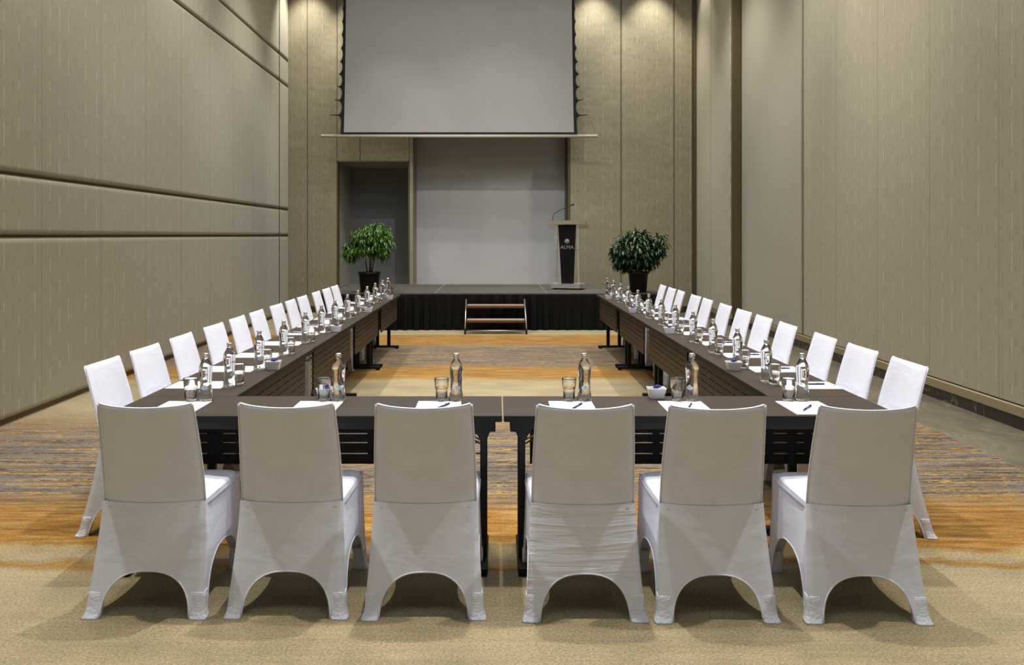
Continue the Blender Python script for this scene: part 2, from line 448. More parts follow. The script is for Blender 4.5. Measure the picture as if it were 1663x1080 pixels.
# protruding wall with bronze jamb beyond the column
m = MB()
m.box(4.03, 4.5, 14.12, 14.2, 0, ZC, M_bronze)
m.box(4.045, 4.2, 14.2, YB, 0, ZC, M_bronze)
padded(m, 14.2, 15.5, 0.19, ZC, lambda u, v, h: (4.045-h, u, v), M_wall_side, ru=0.01, rv=0.01, d=0.03)
padded(m, 15.505, YB, 0.19, ZC, lambda u, v, h: (4.045-h, u, v), M_wall_side, ru=0.01, rv=0.01, d=0.03)
struct(m.build('wall_right_far'))
m = MB()
m.prism([(XR+0.02, 0.001), (XR-0.012, 0.001), (XR-0.012, 0.108), (XR-0.03, 0.112), (XR-0.03, 0.185), (XR-0.022, 0.19), (XR+0.02, 0.19)], YR, 14.09, 1, M_marble)
struct(m.build('baseboard_right'))
m = MB(); m.prism([(XR-0.0135, 0.110), (XR-0.032, 0.112), (XR-0.034, 0.186), (XR-0.022, 0.192), (XR-0.0135, 0.192)], YR, 14.09, 1, M_cap)
struct(m.build('trim_1'))
m = MB(); m.box(4.0, 4.045, 14.12, YB, 0.001, 0.12, M_marble); m.box(4.006, 4.045, 14.12, YB, 0.12, 0.19, M_cap)
struct(m.build('baseboard_right_far'))

# back wall
PB = lambda u, v, h: (u, YB+0.03-h, v)
m = MB()
def slab(x0, x1, z0, z1, y0=YB+0.03, y1=YB+0.15): m.box(x0, x1, y0, y1, z0, z1, M_bronze)
NX0, NX1, NZ = -3.185, -1.755, 3.02
RX0, RX1, RZ = -1.665, 1.43, 5.2
slab(-4.35, NX0, 0, ZC); slab(NX0, NX1, NZ, ZC); slab(NX1, RX0, 0, ZC); slab(RX0, RX1, RZ, ZC); slab(RX1, 4.05, 0, ZC)
for (a, b, z0, z1) in [(-4.19, -3.795, 0.12, ZC), (-3.785, NX0-0.012, 0.12, ZC), (NX0-0.005, -2.735, NZ+0.012, ZC), (-2.725, NX1+0.01, NZ+0.012, ZC),
                       (NX1+0.012, RX0-0.0, 0.12, ZC), (RX0, -0.12, RZ, ZC), (-0.11, RX1, RZ, ZC),
                       (RX1+0.05, 2.495, 0.12, ZC), (2.51, 3.56, 0.12, ZC), (3.575, 3.925, 0.12, ZC)]:
    padded(m, a, b, z0, z1, PB, M_wall_back, ru=0.008, rv=0.008, d=0.03)
struct(m.build('wall_back'))
# niche (doorway opening) jambs and recess
m = MB()
yn = 18.15
m.box(NX0-0.06, NX0-0.01, YB+0.15, yn, 0, NZ+0.05, M_column); m.box(NX1+0.01, NX1+0.05, YB+0.15, yn, 0, NZ+0.05, M_grey)
m.box(NX0-0.06, NX1+0.05, YB+0.15, yn, NZ, NZ+0.05, M_column)
m.box(NX0-0.06, NX1+0.05, yn, yn+0.1, 0, NZ+0.05, M_grey)
struct(m.build('wall_niche'))
m = MB()
w = 0.035
m.box(NX0-0.012, NX0+0.012, YB-0.006, YB+0.15, 0, NZ+0.012, M_bronze); m.box(NX1-0.012, NX1+0.012, YB-0.006, YB+0.15, 0, NZ+0.012, M_bronze)
m.box(NX0-0.012, NX1+0.012, YB-0.006, YB+0.15, NZ-0.012, NZ+0.012, M_bronze)
struct(m.build('trim_2'))
m = MB()
yr = 17.3
m.box(RX0-0.03, RX0, YB+0.15, yr, 0, RZ, M_cap); m.box(RX1, RX1+0.05, YB+0.0, yr, 0, RZ, M_bronze)
m.box(RX0-0.03, RX1+0.05, yr, yr+0.1, 0, RZ+0.1, M_greyrec); m.box(RX0-0.03, RX1+0.03, YB+0.15, yr, RZ, RZ+0.1, M_column)
struct(m.build('wall_recess'))
m = MB()
for a, b in ((-4.2, NX0-0.012), (NX1+0.012, RX0), (RX1+0.05, 3.99)):
    m.box(a, b, YB-0.012, YB+0.03, 0.001, 0.12, M_marble)
struct(m.build('baseboard_back'))

# ------------------------------------------------------------------ chair
def chair_proto():
    r = empty('banquet_chair', '', 'chair')
    BT = 0.030  # pad half... thickness
    def back_center(v): return 0.1005*(1-max(0.0, (v-0.07)/0.93)**1.3)
    def hw(v): return 0.211-0.017*v+0.004*math.sin(PI*v)
    z0 = 0.415
    def ztop(u): return 0.868-0.010*(1-u*u)+0.004*abs(u)**8
    # backrest cover
    m = MB(); NU = 22; NVv = [0, .06, .12, .2, .3, .4, .5, .6, .7, .8, .88, .93, .96, .98, .992, 1.0]
    vs = []
    for v in NVv:
        tk = BT*(0.75+0.25*(1-v))*math.sqrt(max(0.0, 1-max(0, (v-0.955)/0.045)**2))
        shrink = 0.010*(1-math.sqrt(max(0.0, 1-max(0, (v-0.97)/0.03)**2)))
        ring = []
        for side in (0, 1):
            for i in range(NU+1):
                u = -math.cos(PI*i/NU) if side == 0 else math.cos(PI*i/NU)
                if side == 1 and (i == 0 or i == NU): continue
                t = tk*math.sqrt(max(0, 1-abs(u)**8))
                yb = back_center(v)-0.034*(1-u*u)+0.017
                yoff = yb-t/2 if side == 0 else yb+t/2
                z = z0+(ztop(u)-z0)*v
                ring.append((u*(hw(v)-shrink), yoff, z))
        vs += ring
    R = 2*NU
    fs = [(j*R+i, j*R+(i+1) % R, (j+1)*R+(i+1) % R, (j+1)*R+i) for j in range(len(NVv)-1) for i in range(R)]
    fs.append(tuple(reversed(range(R)))); fs.append(tuple(range((len(NVv)-1)*R, len(NVv)*R)))
    m.add(vs, fs, M_cloth, True)
    m.build('backrest', r)
    # piping on the back's rear edge: a thin seam line
    m = MB()
    for sg in (-1, 1):
        pts = []
        for k in range(15):
            v = k/14*0.985
            pts.append((sg*(hw(v)+0.0005), back_center(v)+0.017-0.005, z0+(ztop(1)-z0)*v))
        m.tube(pts, 0.0028, M_cloth, 6)
    pts = [(u*(hw(1)-0.004), -0.034*(1-u*u)+0.017-0.004, ztop(u)-0.003) for u in [k/10-1 for k in range(21)]]
    m.tube(pts, 0.0025, M_cloth, 6)
    m.build('piping', r)
    # skirt
    ZT = 0.447
    def rc(z):  # rear corner
        s = max(0.0, 1-z/ZT)
        return 0.2145+0.0275*s**1.2, 0.1005*(1-s**1.35)
    def fc(z):
        s = max(0.0, 1-z/ZT)
        return 0.222+0.016*s**1.5, 0.530+0.014*s**1.5
    def bulge(z): return 0.0355*min(1, max(0, z/ZT))**1.1
    def side(A, B, H, wA, wB, bul, outw, m):
        # A,B functions z->(x,y); arch between
        n = 40; rowsN = 12; ptsall = []; edge = []
        ts = []
        for i in range(n+1):
            ts.append(i/n)
        # param: include foot ends
        inner = [0.5-0.5*math.cos(PI*i/n) for i in range(n+1)]
        tlist = [0.0, wA*0.5]+[wA+(1-wA-wB)*t for t in inner]+[1-wB*0.5, 1.0]
        cols_ = []
        for t in tlist:
            if t <= wA or t >= 1-wB: zb = 0.0 if (t < wA or t > 1-wB) else 0.0
            else:
                q = abs((t-wA)/(1-wA-wB)*2-1); zb = H*max(0.0, 1-q**2.5)**(1/2.5)
            c = []
            for j in range(rowsN+1):
                z = zb+(ZT-zb)*j/rowsN
                a = A(z); b = B(z)
                tt = t
                x = a[0]+(b[0]-a[0])*tt; yv = a[1]+(b[1]-a[1])*tt
                k = (1-(2*tt-1)**2)*bul(z)
                x += outw[0]*k; yv += outw[1]*k
                c.append((x, yv, z))
            cols_.append(c)
        nn = len(cols_)
        vs = [p for c in cols_ for p in c]; R = rowsN+1
        fs = [(i*R+j, (i+1)*R+j, (i+1)*R+j+1, i*R+j+1) for i in range(nn-1) for j in range(rowsN)]
        m.add(vs, fs, M_cloth, True)
        return [c[0] for c in cols_[2:-2]]
    m = MB(); hems = []
    flat = lambda f, sx: (lambda z: (sx*f(z)[0], f(z)[1]))
    hems.append(side(flat(rc, -1), flat(rc, 1), 0.178, 0.125, 0.125, bulge, (0, -1), m))
    none = lambda z: -0.012*(1-z/ZT)
    hems.append(side(flat(rc, 1), flat(fc, 1), 0.215, 0.10, 0.10, none, (1, 0), m))
    hems.append(side(flat(fc, 1), flat(fc, -1), 0.215, 0.12, 0.12, lambda z: 0, (0, 1), m))
    hems.append(side(flat(fc, -1), flat(rc, -1), 0.215, 0.10, 0.10, none, (-1, 0), m))
    o = m.build('skirt', r, weld=0.0008)
    sm = o.modifiers.new('s', 'SOLIDIFY'); sm.thickness = 0.0025; sm.offset = -1; sm.use_rim = False
    m = MB()
    for h in hems: m.tube(h, 0.0032, M_cloth, 6)
    m.build('hem', r)
    # seat pad
    m = MB()
    levels = [(0.425, -0.010), (0.437, -0.002), (0.446, 0.0), (0.452, 0.003), (0.457, 0.012), (0.4595, 0.028), (0.460, 0.05), (0.466, 0.10), (0.469, 0.16), (0.469, 0.205)]
    vs = []; K = 32
    for (z, ins) in levels:
        for k in range(K):
            t = 2*PI*k/K; c, s_ = math.cos(t), math.sin(t)
            e = 0.22 if ins < 0.05 else 0.35
            px = math.copysign(abs(c)**e, c); py = math.copysign(abs(s_)**e, s_)
            hx = max(0.004, (0.221-ins)); hy = max(0.004, 0.219-ins)
            w_ = 1.0
            py_ = 0.312+py*hy; w_ = (0.2115+0.0095*(py_-0.1)/0.43)/0.221
            vs.append((px*hx*w_, py_, z))
    fs = [(j*K+k, j*K+(k+1) % K, (j+1)*K+(k+1) % K, (j+1)*K+k) for j in range(len(levels)-1) for k in range(K)]
    fs.append(tuple(reversed(range(K)))); fs.append(tuple(range((len(levels)-1)*K, len(levels)*K)))
    m.add(vs, fs, M_cloth, True); m.build('seat', r)
    # foot pockets: thin metal leg end inside a wrinkled fabric pocket
    for sx in (-1, 1):
        for rear in (True, False):
            m = MB(); f = rc if rear else fc; dy = 1 if rear else -1
            hx, hy = (0.056, 0.046)
            vs = []; K = 16; L = [(0.0, .0095), (0.006, .0075), (0.02, .003), (0.045, .0008), (0.075, 0.0016), (0.095, 0.0022), (0.098, 0.001)]
            for (z, ex) in L:
                cx, cy = f(z); tw = 1-0.0*z
                for k in range(K):
                    # rounded rectangle ring
                    a = 2*PI*k/K; c, s_ = math.cos(a), math.sin(a)
                    px = math.copysign(abs(c)**0.35, c)*0.5+0.5; py = math.copysign(abs(s_)**0.35, s_)*0.5+0.5
                    wob = 0.0012*math.sin(k*2.3+z*190)+0.001*math.sin(z*320+k)
                    wx = hx-0.004*(z/0.1); wy = hy
                    X = cx+ex*1.3-px*(wx+ex*1.6)+wob; Y = cy-dy*(ex*1.4)+dy*py*(wy+ex*1.6)+wob
                    vs.append((sx*X, Y, z))
            fs = [(j*K+k, j*K+(k+1) % K, (j+1)*K+(k+1) % K, (j+1)*K+k) for j in range(len(L)-1) for k in range(K)]
            fs.append(tuple(reversed(range(K)))); fs.append(tuple(range((len(L)-1)*K, len(L)*K)))
            m.add(vs, fs, M_hem, True); m.build('leg_cover', r)
    return r
chair0 = chair_proto()
first = [True]
def place(proto, loc, rz, label, group, flags):
    if not flags.get(proto.name):
        flags[proto.name] = True; proto.location = loc; proto.rotation_euler = (0, 0, rz); proto['label'] = label; proto['group'] = group
        return proto
    return dup(proto, loc, rz, label, group)
FL = {}
ORD = ['nearest', 'second', 'third', 'fourth', 'fifth', 'sixth', 'seventh', 'eighth', 'ninth', 'tenth', 'eleventh', 'farthest']
fr = [(-1.425, 3.345, -0.01, 'white covered chair at the left corner of the near table, leftmost seen from behind'),
      (-0.853, 3.345, -0.015, 'second white covered chair from the left along the near table, seen from behind'),
      (-0.293, 3.335, 0.012, 'white covered chair just left of the central gap between the near tables'),
      (0.358, 3.318, 0.0, 'white covered chair just right of the central gap, its cover loosely wrinkled'),
      (0.888, 3.31, 0.01, 'second white covered chair from the right along the near table, seen from behind'),
      (1.488, 3.30, -0.02, 'white covered chair at the right corner of the near table, rightmost seen from behind')]
for x, y, a, lb in fr:
    ch = place(chair0, (x, y, 0), a, lb, 'white chairs along the near table', FL)
    if 'wrinkled' in lb: loose = ch
LD = [4.50, 5.05, 5.64, 6.30, 6.88, 7.45, 8.13, 8.70, 9.25, 9.98, 10.6, 11.17]
RD = [4.47, 5.05, 5.63, 6.36, 6.94, 7.51, 8.13, 8.83, 9.37, 10.14, 10.68, 11.28]
for i, d in enumerate(LD):
    place(chair0, (-2.155-0.004*i, d, 0), -PI/2+random.uniform(-.03, .03),
          f'white covered chair on the outer side of the left row, {ORD[i]} from camera', 'white chairs along the left table row', FL)
for i, d in enumerate(RD):
    place(chair0, (2.245+0.004*i, d, 0), PI/2+random.uniform(-.03, .03),
          f'white covered chair on the outer side of the right row, {ORD[i]} from camera', 'white chairs along the right table row', FL)

def wrinkled():
    q = NT('white_wrinkled_fabric'); v = q.coord()
    wr = q.noise(q.scale(v, (2.2, 2.0, 30)), 1.0, 3, 0.5, 0.5)
    q.base(q.ramp(wr, [(0.3, lin((224, 225, 236))), (0.7, lin((234, 235, 246)))]))
    q.p(Roughness=0.62); q.bump(wr, 0.55, 0.02); return q.m
for c in loose.children:
    if c.name.startswith('skirt'):
        c.data = c.data.copy(); c.data.materials.clear(); c.data.materials.append(wrinkled())

# ------------------------------------------------------------------ training tables
TW, TD, TZ = 1.8015, 0.457, 0.735
def table_proto():
    r = empty('training_table', '', 'table')
    hx, hy = TW/2, TD/2
    m = MB()
    # top with small rounded corners
    def rr(rad, n=5):
        pts = []
        for cx, cy, a0 in ((hx-rad, hy-rad, 0), (-hx+rad, hy-rad, PI/2), (-hx+rad, -hy+rad, PI), (hx-rad, -hy+rad, 1.5*PI)):
            for k in range(n+1):
                a = a0+PI/2*k/n; pts.append((cx+rad*math.cos(a), cy+rad*math.sin(a)))
        return pts
    p = rr(0.012)
    m.prism(p, TZ-0.003, TZ, 2, M_top)
    m.build('tabletop', r)
    m = MB(); m.prism(rr(0.0125), TZ-0.028, TZ-0.003, 2, M_edge); m.build('edge_band', r)
    m = MB()
    m.box(-hx+0.035, hx-0.035, -hy+0.03, -hy+0.055, 0.668, TZ-0.028, M_black)
    m.box(-hx+0.035, hx-0.035, hy-0.075, hy-0.05, 0.668, TZ-0.028, M_black)
    m.box(-hx+0.035, -hx+0.055, -hy+0.055, hy-0.075, 0.675, TZ-0.028, M_black)
    m.box(hx-0.055, hx-0.035, -hy+0.055, hy-0.075, 0.675, TZ-0.028, M_black)
    m.build('frame', r)
    # modesty panel with slots
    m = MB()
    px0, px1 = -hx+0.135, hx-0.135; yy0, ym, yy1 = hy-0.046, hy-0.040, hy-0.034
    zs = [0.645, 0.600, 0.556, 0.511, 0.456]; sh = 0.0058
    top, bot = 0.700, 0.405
    for (y0, y1, MP) in ((yy0, ym, M_edge), (ym, yy1, M_panel)):  # seat-side layer is black: the shade under the table put into its colour
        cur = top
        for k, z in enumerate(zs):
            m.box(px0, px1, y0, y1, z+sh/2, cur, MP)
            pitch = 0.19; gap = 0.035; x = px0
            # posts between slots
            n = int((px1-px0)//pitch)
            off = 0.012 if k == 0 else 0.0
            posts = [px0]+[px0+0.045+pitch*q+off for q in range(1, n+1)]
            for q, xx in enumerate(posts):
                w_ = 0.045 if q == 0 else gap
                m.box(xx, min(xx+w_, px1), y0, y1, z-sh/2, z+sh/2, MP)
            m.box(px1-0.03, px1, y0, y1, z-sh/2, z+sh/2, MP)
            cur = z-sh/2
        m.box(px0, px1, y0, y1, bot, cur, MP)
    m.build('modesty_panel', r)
    for s in (-1, 1):
        lx = s*(hx-0.086); m = MB()
        m.box(lx-0.016, lx+0.016, -0.100, -0.055, 0.045, 0.665, M_black, 0.005)
        m.box(lx-0.016, lx+0.016, 0.055, 0.100, 0.045, 0.665, M_black, 0.005)
        # bracket: chamfered plate to the table end
        poly = [(lx-s*0.04, 0.695), (s*(hx-0.030), 0.695), (s*(hx-0.030), 0.650), (lx+s*0.030, 0.648), (lx+s*0.017, 0.615), (lx-s*0.017, 0.615), (lx-s*0.030, 0.640), (lx-s*0.04, 0.645)]
        m.prism(poly, -0.17, 0.14, 1, M_black)
        lg = m.build('leg', r)
        m = MB(); m.box(lx-0.021, lx+0.021, -0.215, 0.215, 0.012, 0.045, M_black, 0.006)
        m.box(lx-0.018, lx+0.018, -0.205, -0.165, 0, 0.012, M_black); m.box(lx-0.018, lx+0.018, 0.165, 0.205, 0, 0.012, M_black)
        m.build('foot', lg)
        m = MB()
        for q in (-0.03, 0.0):
            m.tube([(lx-s*0.018, -0.02+q, 0.575+q*0.3), (lx-s*0.12, -0.02+q, 0.635+q*0.3), (lx-s*0.20, -0.02+q, 0.675)], 0.0045, M_chrome, 8)
        m.build('brace', lg)
    return r
table0 = table_proto()
TF = 3.735+TD/2
XL0, XR0 = -1.775, 1.835; XC = 0.030
place(table0, (XL0+TW/2, TF, 0), 0, 'dark wood folding table at the near end, left of the central gap', 'near end tables', FL)
place(table0, (XR0-TW/2, TF, 0), 0, 'dark wood folding table at the near end, right of the central gap', 'near end tables', FL)
YS = 3.735+TD+0.004
for k in range(4):
    yc = YS+TW/2+k*(TW+0.003)
    nm = ['nearest of four, touching the near end', 'second of four from the camera', 'third of four from the camera', 'farthest of four, next to the stage'][k]
    place(table0, (XL0+TD/2, yc, 0), -PI/2, 'dark folding table in the left row, '+nm, 'left row tables', FL)
for k in range(4):
    yc = YS+TW/2+k*(TW+0.003)
    nm = ['nearest of four, touching the near end', 'second of four from the camera', 'third of four from the camera', 'farthest of four, next to the stage'][k]
    place(table0, (XR0-TD/2, yc, 0), PI/2, 'dark folding table in the right row, '+nm, 'right row tables', FL)

# ------------------------------------------------------------------ bottle, glass, paper, pen, dish
def bottle_proto():
    r = empty('water_bottle', '', 'bottle')
    prof = [(0.020, 0.004), (0.030, 0.0), (0.0335, 0.003), (0.0345, 0.010), (0.0335, 0.022), (0.0305, 0.045), (0.0285, 0.065), (0.0278, 0.080), (0.0282, 0.100), (0.0298, 0.125),
            (0.0318, 0.148), (0.0322, 0.160), (0.0305, 0.172), (0.0262, 0.184), (0.0205, 0.195), (0.0155, 0.204), (0.0128, 0.211), (0.0122, 0.218), (0.0138, 0.220), (0.0138, 0.223), (0.011, 0.2235)]
    fl = lambda t, z: 1+(0.028*math.cos(8*t) if z < 0.03 else 0.028*math.cos(8*t)*max(0, (0.075-z)/0.045) if z < 0.075 else 0.0)
    m = MB(); m.lathe(prof, M_bottle, 40, flute=fl); m.build('glass_body', r)
    m = MB(); m.lathe([(0.0135, 0.2236), (0.0145, 0.2245), (0.0145, 0.232), (0.0135, 0.2345), (0.011, 0.2355)], M_cap_silver, 24); m.build('cap', r)
    def rad(z):
        for (r0, z0_), (r1, z1_) in zip(prof[1:], prof[2:]):
            if z0_ <= z <= z1_: return r0+(r1-r0)*(z-z0_)/(z1_-z0_+1e-9)
        return 0.03
    # pale blue mountain shaped label on the lower body
    outline = []
    for k in range(36):
        a = 2*PI*k/36; x = 0.0175*math.cos(a); z = 0.0115*math.sin(a)
        if z > 0: z = 0.0125*(1-abs(x)/0.0175)**0.8*1.15 if abs(x) < 0.0175 else 0
        outline.append((x, z))
    m = MB(); vs = []
    for rr_ in (1.0, 0.66, 0.33):
        for x, z in outline:
            zz = 0.070+z*rr_; R = rad(zz)+0.0006; a = x*rr_/R; vs.append((math.sin(a)*R, -math.cos(a)*R, zz))
    R = rad(0.07)+0.0006; vs.append((0, -R, 0.070)); N = 36
    fs = [(j*N+i, j*N+(i+1) % N, (j+1)*N+(i+1) % N, (j+1)*N+i) for j in range(2) for i in range(N)]+[(2*N+i, 2*N+(i+1) % N, 3*N) for i in range(N)]
    m.add(vs, fs, M_blue, True); lb = m.build('label', r)
    m = MB(); pk = [(-0.009, 0.070), (-0.004, 0.0755), (-0.001, 0.073), (0.003, 0.078), (0.009, 0.071)]
    pts = [(math.sin(x/(rad(z)+.001))*(rad(z)+.001), -math.cos(x/(rad(z)+.001))*(rad(z)+.001), z) for x, z in pk]
    m.tube(pts, 0.0005, M_bluedk, 5)
    pts = [(math.sin(x/(rad(z)+.001))*(rad(z)+.001), -math.cos(x/(rad(z)+.001))*(rad(z)+.001), z) for x, z in [(-0.008, 0.0655), (0, 0.0645), (0.008, 0.0655)]]
    m.tube(pts, 0.0006, M_bluedk, 5); m.build('label_print', lb)
    def wrap(c):
        z = 0.135+c.y; R = rad(z)+0.0006+c.z; a = c.x/R
        return Vector((math.sin(a)*R, -math.cos(a)*R, z))
    text_mesh('Alba', 0.017, M_red, 'lettering', r, None, 0.0003, wrap, shear=0.35)
    return r
bottle0 = bottle_proto()
def glass_proto():
    fl = lambda t, z: 1+(0.022*abs(math.cos(4.5*t)) if 0.012 < z < 0.062 else 0)
    outer = [(0.0235, 0.0), (0.0268, 0.002), (0.0275, 0.010), (0.0272, 0.016), (0.0290, 0.060), (0.0316, 0.066), (0.0330, 0.072), (0.0355, 0.112), (0.0352, 0.1145)]
    inner = [(0.0338, 0.1145), (0.0330, 0.110), (0.0305, 0.072), (0.0272, 0.060), (0.0245, 0.018), (0.020, 0.013), (0.008, 0.012)]
    seg = 36; m = MB(); vs = []
    prof = outer+inner
    for i, (r_, z) in enumerate(prof):
        for k in range(seg):
            t = 2*PI*k/seg; q = r_*(fl(t, z) if i < len(outer) else 1); vs.append((q*math.cos(t), q*math.sin(t), z))
    n = len(prof)
    fs = [(i*seg+k, i*seg+(k+1) % seg, (i+1)*seg+(k+1) % seg, (i+1)*seg+k) for i in range(n-1) for k in range(seg)]
    fs.append(tuple(reversed(range(seg)))); fs.append(tuple(range((n-1)*seg, n*seg)))
    m.add(vs, fs, M_glass, True)
    return tag(m.build('drinking_glass'), '', 'glass')
glass0 = glass_proto()
def paper_proto():
    r = empty('notepad', '', 'notepad')
    m = MB(); m.box(-0.105, 0.105, -0.1485, 0.1485, 0, 0.003, M_paper); m.build('sheets', r)
    m = MB(); m.box(-0.014, 0.014, 0.128, 0.1315, 0.003, 0.0032, M_ink); m.box(-0.008, 0.008, 0.1225, 0.1245, 0.003, 0.0032, M_ink); m.build('print', r)
    return r
paper0 = paper_proto()
def pen_proto():
    r = empty('ballpoint_pen', '', 'pen')
    m = MB(); rz_ = 0.0048
    m.tube([(-0.062, 0, rz_), (0.03, 0, rz_)], 0.0045, M_pen, 12); m.tube([(0.03, 0, rz_), (0.062, 0, rz_), (0.066, 0, rz_)], 0.0047, M_pen, 12, r2=0.0035); m.build('barrel', r)
    m = MB(); m.tube([(-0.062, 0, rz_), (-0.074, 0, rz_)], 0.0042, M_cap_silver, 10, r2=0.0008); m.build('tip', r)
    m = MB(); m.box(0.022, 0.064, -0.0012, 0.0012, 0.0100, 0.0115, M_pen); m.box(0.060, 0.064, -0.0012, 0.0012, 0.008, 0.0100, M_pen); m.build('clip', r)
    return r
pen0 = pen_proto()
def dish_proto():
    m = MB()
    def ring(hx, hy, z, rad=0.006):
        pts = []
        for cx, cy, a0 in ((hx-rad, hy-rad, 0), (-hx+rad, hy-rad, PI/2), (-hx+rad, -hy+rad, PI), (hx-rad, -hy+rad, 1.5*PI)):
            for k in range(4):
                a = a0+PI/2*k/3; pts.append((cx+rad*math.cos(a), cy+rad*math.sin(a), z))
        return pts
    rings = [ring(0.032, 0.026, 0), ring(0.034, 0.028, 0.003), ring(0.045, 0.038, 0.052), ring(0.0445, 0.0375, 0.0535), ring(0.042, 0.035, 0.0535), ring(0.0415, 0.0345, 0.051), ring(0.031, 0.025, 0.006)]
    vs = [p for r_ in rings for p in r_]; K = 16
    fs = [(j*K+k, j*K+(k+1) % K, (j+1)*K+(k+1) % K, (j+1)*K+k) for j in range(len(rings)-1) for k in range(K)]
    fs.append(tuple(reversed(range(K)))); fs.append(tuple(range((len(rings)-1)*K, len(rings)*K)))
    m.add(vs, fs, M_ceramic, False)
    return tag(m.build('square_dish'), '', 'dish')
dish0 = dish_proto()
def sweet_proto():
    m = MB()
    m.lathe([(0.002, -0.012), (0.008, -0.009), (0.010, 0), (0.008, 0.009), (0.002, 0.012)], M_sweet, 12)
    for s in (-1, 1):
        m.lathe([(0.0022, s*0.011), (0.008, s*0.019)], M_sweet, 8)
    # lay on its side
    m.v = [(z, y, x+0.0105) for (x, y, z) in m.v]
    return tag(m.build('wrapped_sweet'), '', 'sweet')
sweet0 = sweet_proto()

tb = TZ
# near table settings
bx = [-1.428, -0.775, -0.197, 0.433, 0.962, 1.504]
gx = [-1.500, -0.846, -0.268, 0.357, 0.889, 1.434]
sx_ = [-1.497, -0.853, -0.275, 0.360, 0.895, 1.470]
where = ['at the left corner of the near table', 'on the near table, second place from the left', 'on the near table just left of the central gap',
         'on the near table just right of the central gap', 'on the near table, second place from the right', 'at the right corner of the near table']
rots = [0.05, 0.1, 0.12, -0.12, -0.75, 0.35]
for i in range(6):
    place(bottle0, (bx[i], 4.07, tb), rots[i]+0.1, 'clear glass water bottle '+where[i], 'water bottles on the near tables', FL)
    place(glass0, (gx[i], 4.065, tb), random.uniform(0, 1), 'empty drinking tumbler '+where[i], 'tumblers on the near tables', FL)
    place(paper0, (sx_[i], 3.905, tb), 0, 'white notepad lying '+where[i], 'notepads on the near tables', FL)
pens = [(0, 0.012, 3.90, 1.25), (2, 0.022, 3.915, 1.12), (3, 0.022, 3.915, 1.12), (4, 0.018, 3.912, 1.2), (5, -0.015, 3.875, 0.94)]
for i, dx, yy_, a in pens:
    place(pen0, (sx_[i]+dx, yy_, tb+0.003), a, 'navy pen '+where[i], 'pens on the near tables', FL)
# side rows
for side_, D_, BX, GX, PX, gd, ang in (('left', None, -1.437, -1.425, -1.612, 0.048, PI/2), ('right', None, 1.500, 1.518, 1.688, -0.085, -PI/2)):
    BD = [4.46, 5.03, 5.62, 6.27, 6.86, 7.45, 8.10, 8.73, 9.37, 10.02, 10.68, 11.24] if side_ == 'left' else [4.60, 5.15, 5.73, 6.31, 6.93, 7.52, 8.15, 8.78, 9.40, 10.0, 10.6, 11.2]
    PD = [4.50, 5.03, 5.61, 6.22, 6.86, 7.42, 8.08, 8.72, 9.30, 9.98, 10.62, 11.18] if side_ == 'left' else [4.485, 5.02, 5.60, 6.22, 6.86, 7.47, 8.08, 8.70, 9.30, 9.95, 10.55, 11.15]
    for i in range(12):
        dx = -0.003*i if side_ == 'left' else 0.002*i*0
        w_ = f'on the {side_} table row, at the {ORD[i]} place from the camera'
        place(bottle0, (BX+dx, BD[i], tb), (0.9 if side_ == 'left' else -0.7)+random.uniform(-.4, .4), 'clear water bottle '+w_, f'water bottles on the {side_} table row', FL)
        place(glass0, (GX+dx+random.uniform(-.004, .004)+(0.02 if side_ == 'left' else 0), BD[i]+gd+(0.012 if side_ == 'left' else 0), tb), random.uniform(0, 1), 'empty tumbler '+w_, f'tumblers on the {side_} table row', FL)
        place(paper0, (PX, PD[i], tb), ang+PI, 'white notepad '+w_, f'notepads on the {side_} table row', FL)
        if side_ == 'right' or i >= 4:
            pxx = 1.715 if side_ == 'right' else -1.665
            place(pen0, (pxx, PD[i]+0.01, tb+0.003), random.uniform(-.10, .02)+(0 if side_ == 'right' else PI), 'navy pen '+w_, f'pens on the {side_} table row', FL)
dl = [(-0.852, 4.141, 0, 'near table, second place from left'), (0.800, 4.141, 0, 'near table, second place from right')]
for s in ('left', 'right'):
    X = -1.352 if s == 'left' else 1.432
    ds = [5.02, 6.99, 8.75, 10.5] if s == 'left' else [5.0, 6.86, 8.70, 10.55]
    for k, d in enumerate(ds):
        dl.append((X, d, PI/2*0+(0.05 if s == 'left' else -0.05), f'at the inner edge of the {s} row, {["nearest","second","third","farthest"][k]} of four'))
for k, (x, y, a, w_) in enumerate(dl):
    if abs(x) < 1: sc_ = 1.0
    place(dish0, (x, y, tb), a, 'white dish of navy sweets '+w_, 'white sweet dishes', FL)
    for q, (ox, oy, oz, ra) in enumerate([(-0.013, -0.009, 0.006, 0.3), (0.012, 0.008, 0.006, 1.2), (0.0, 0.0, 0.0265, -0.5), (0.006, 0.003, 0.047, 0.6)]):
        place(sweet0, (x+ox*0.7, y+oy*0.7, tb+oz), a+ra, 'navy sweet in dish '+w_, 'navy sweets '+w_, FL)

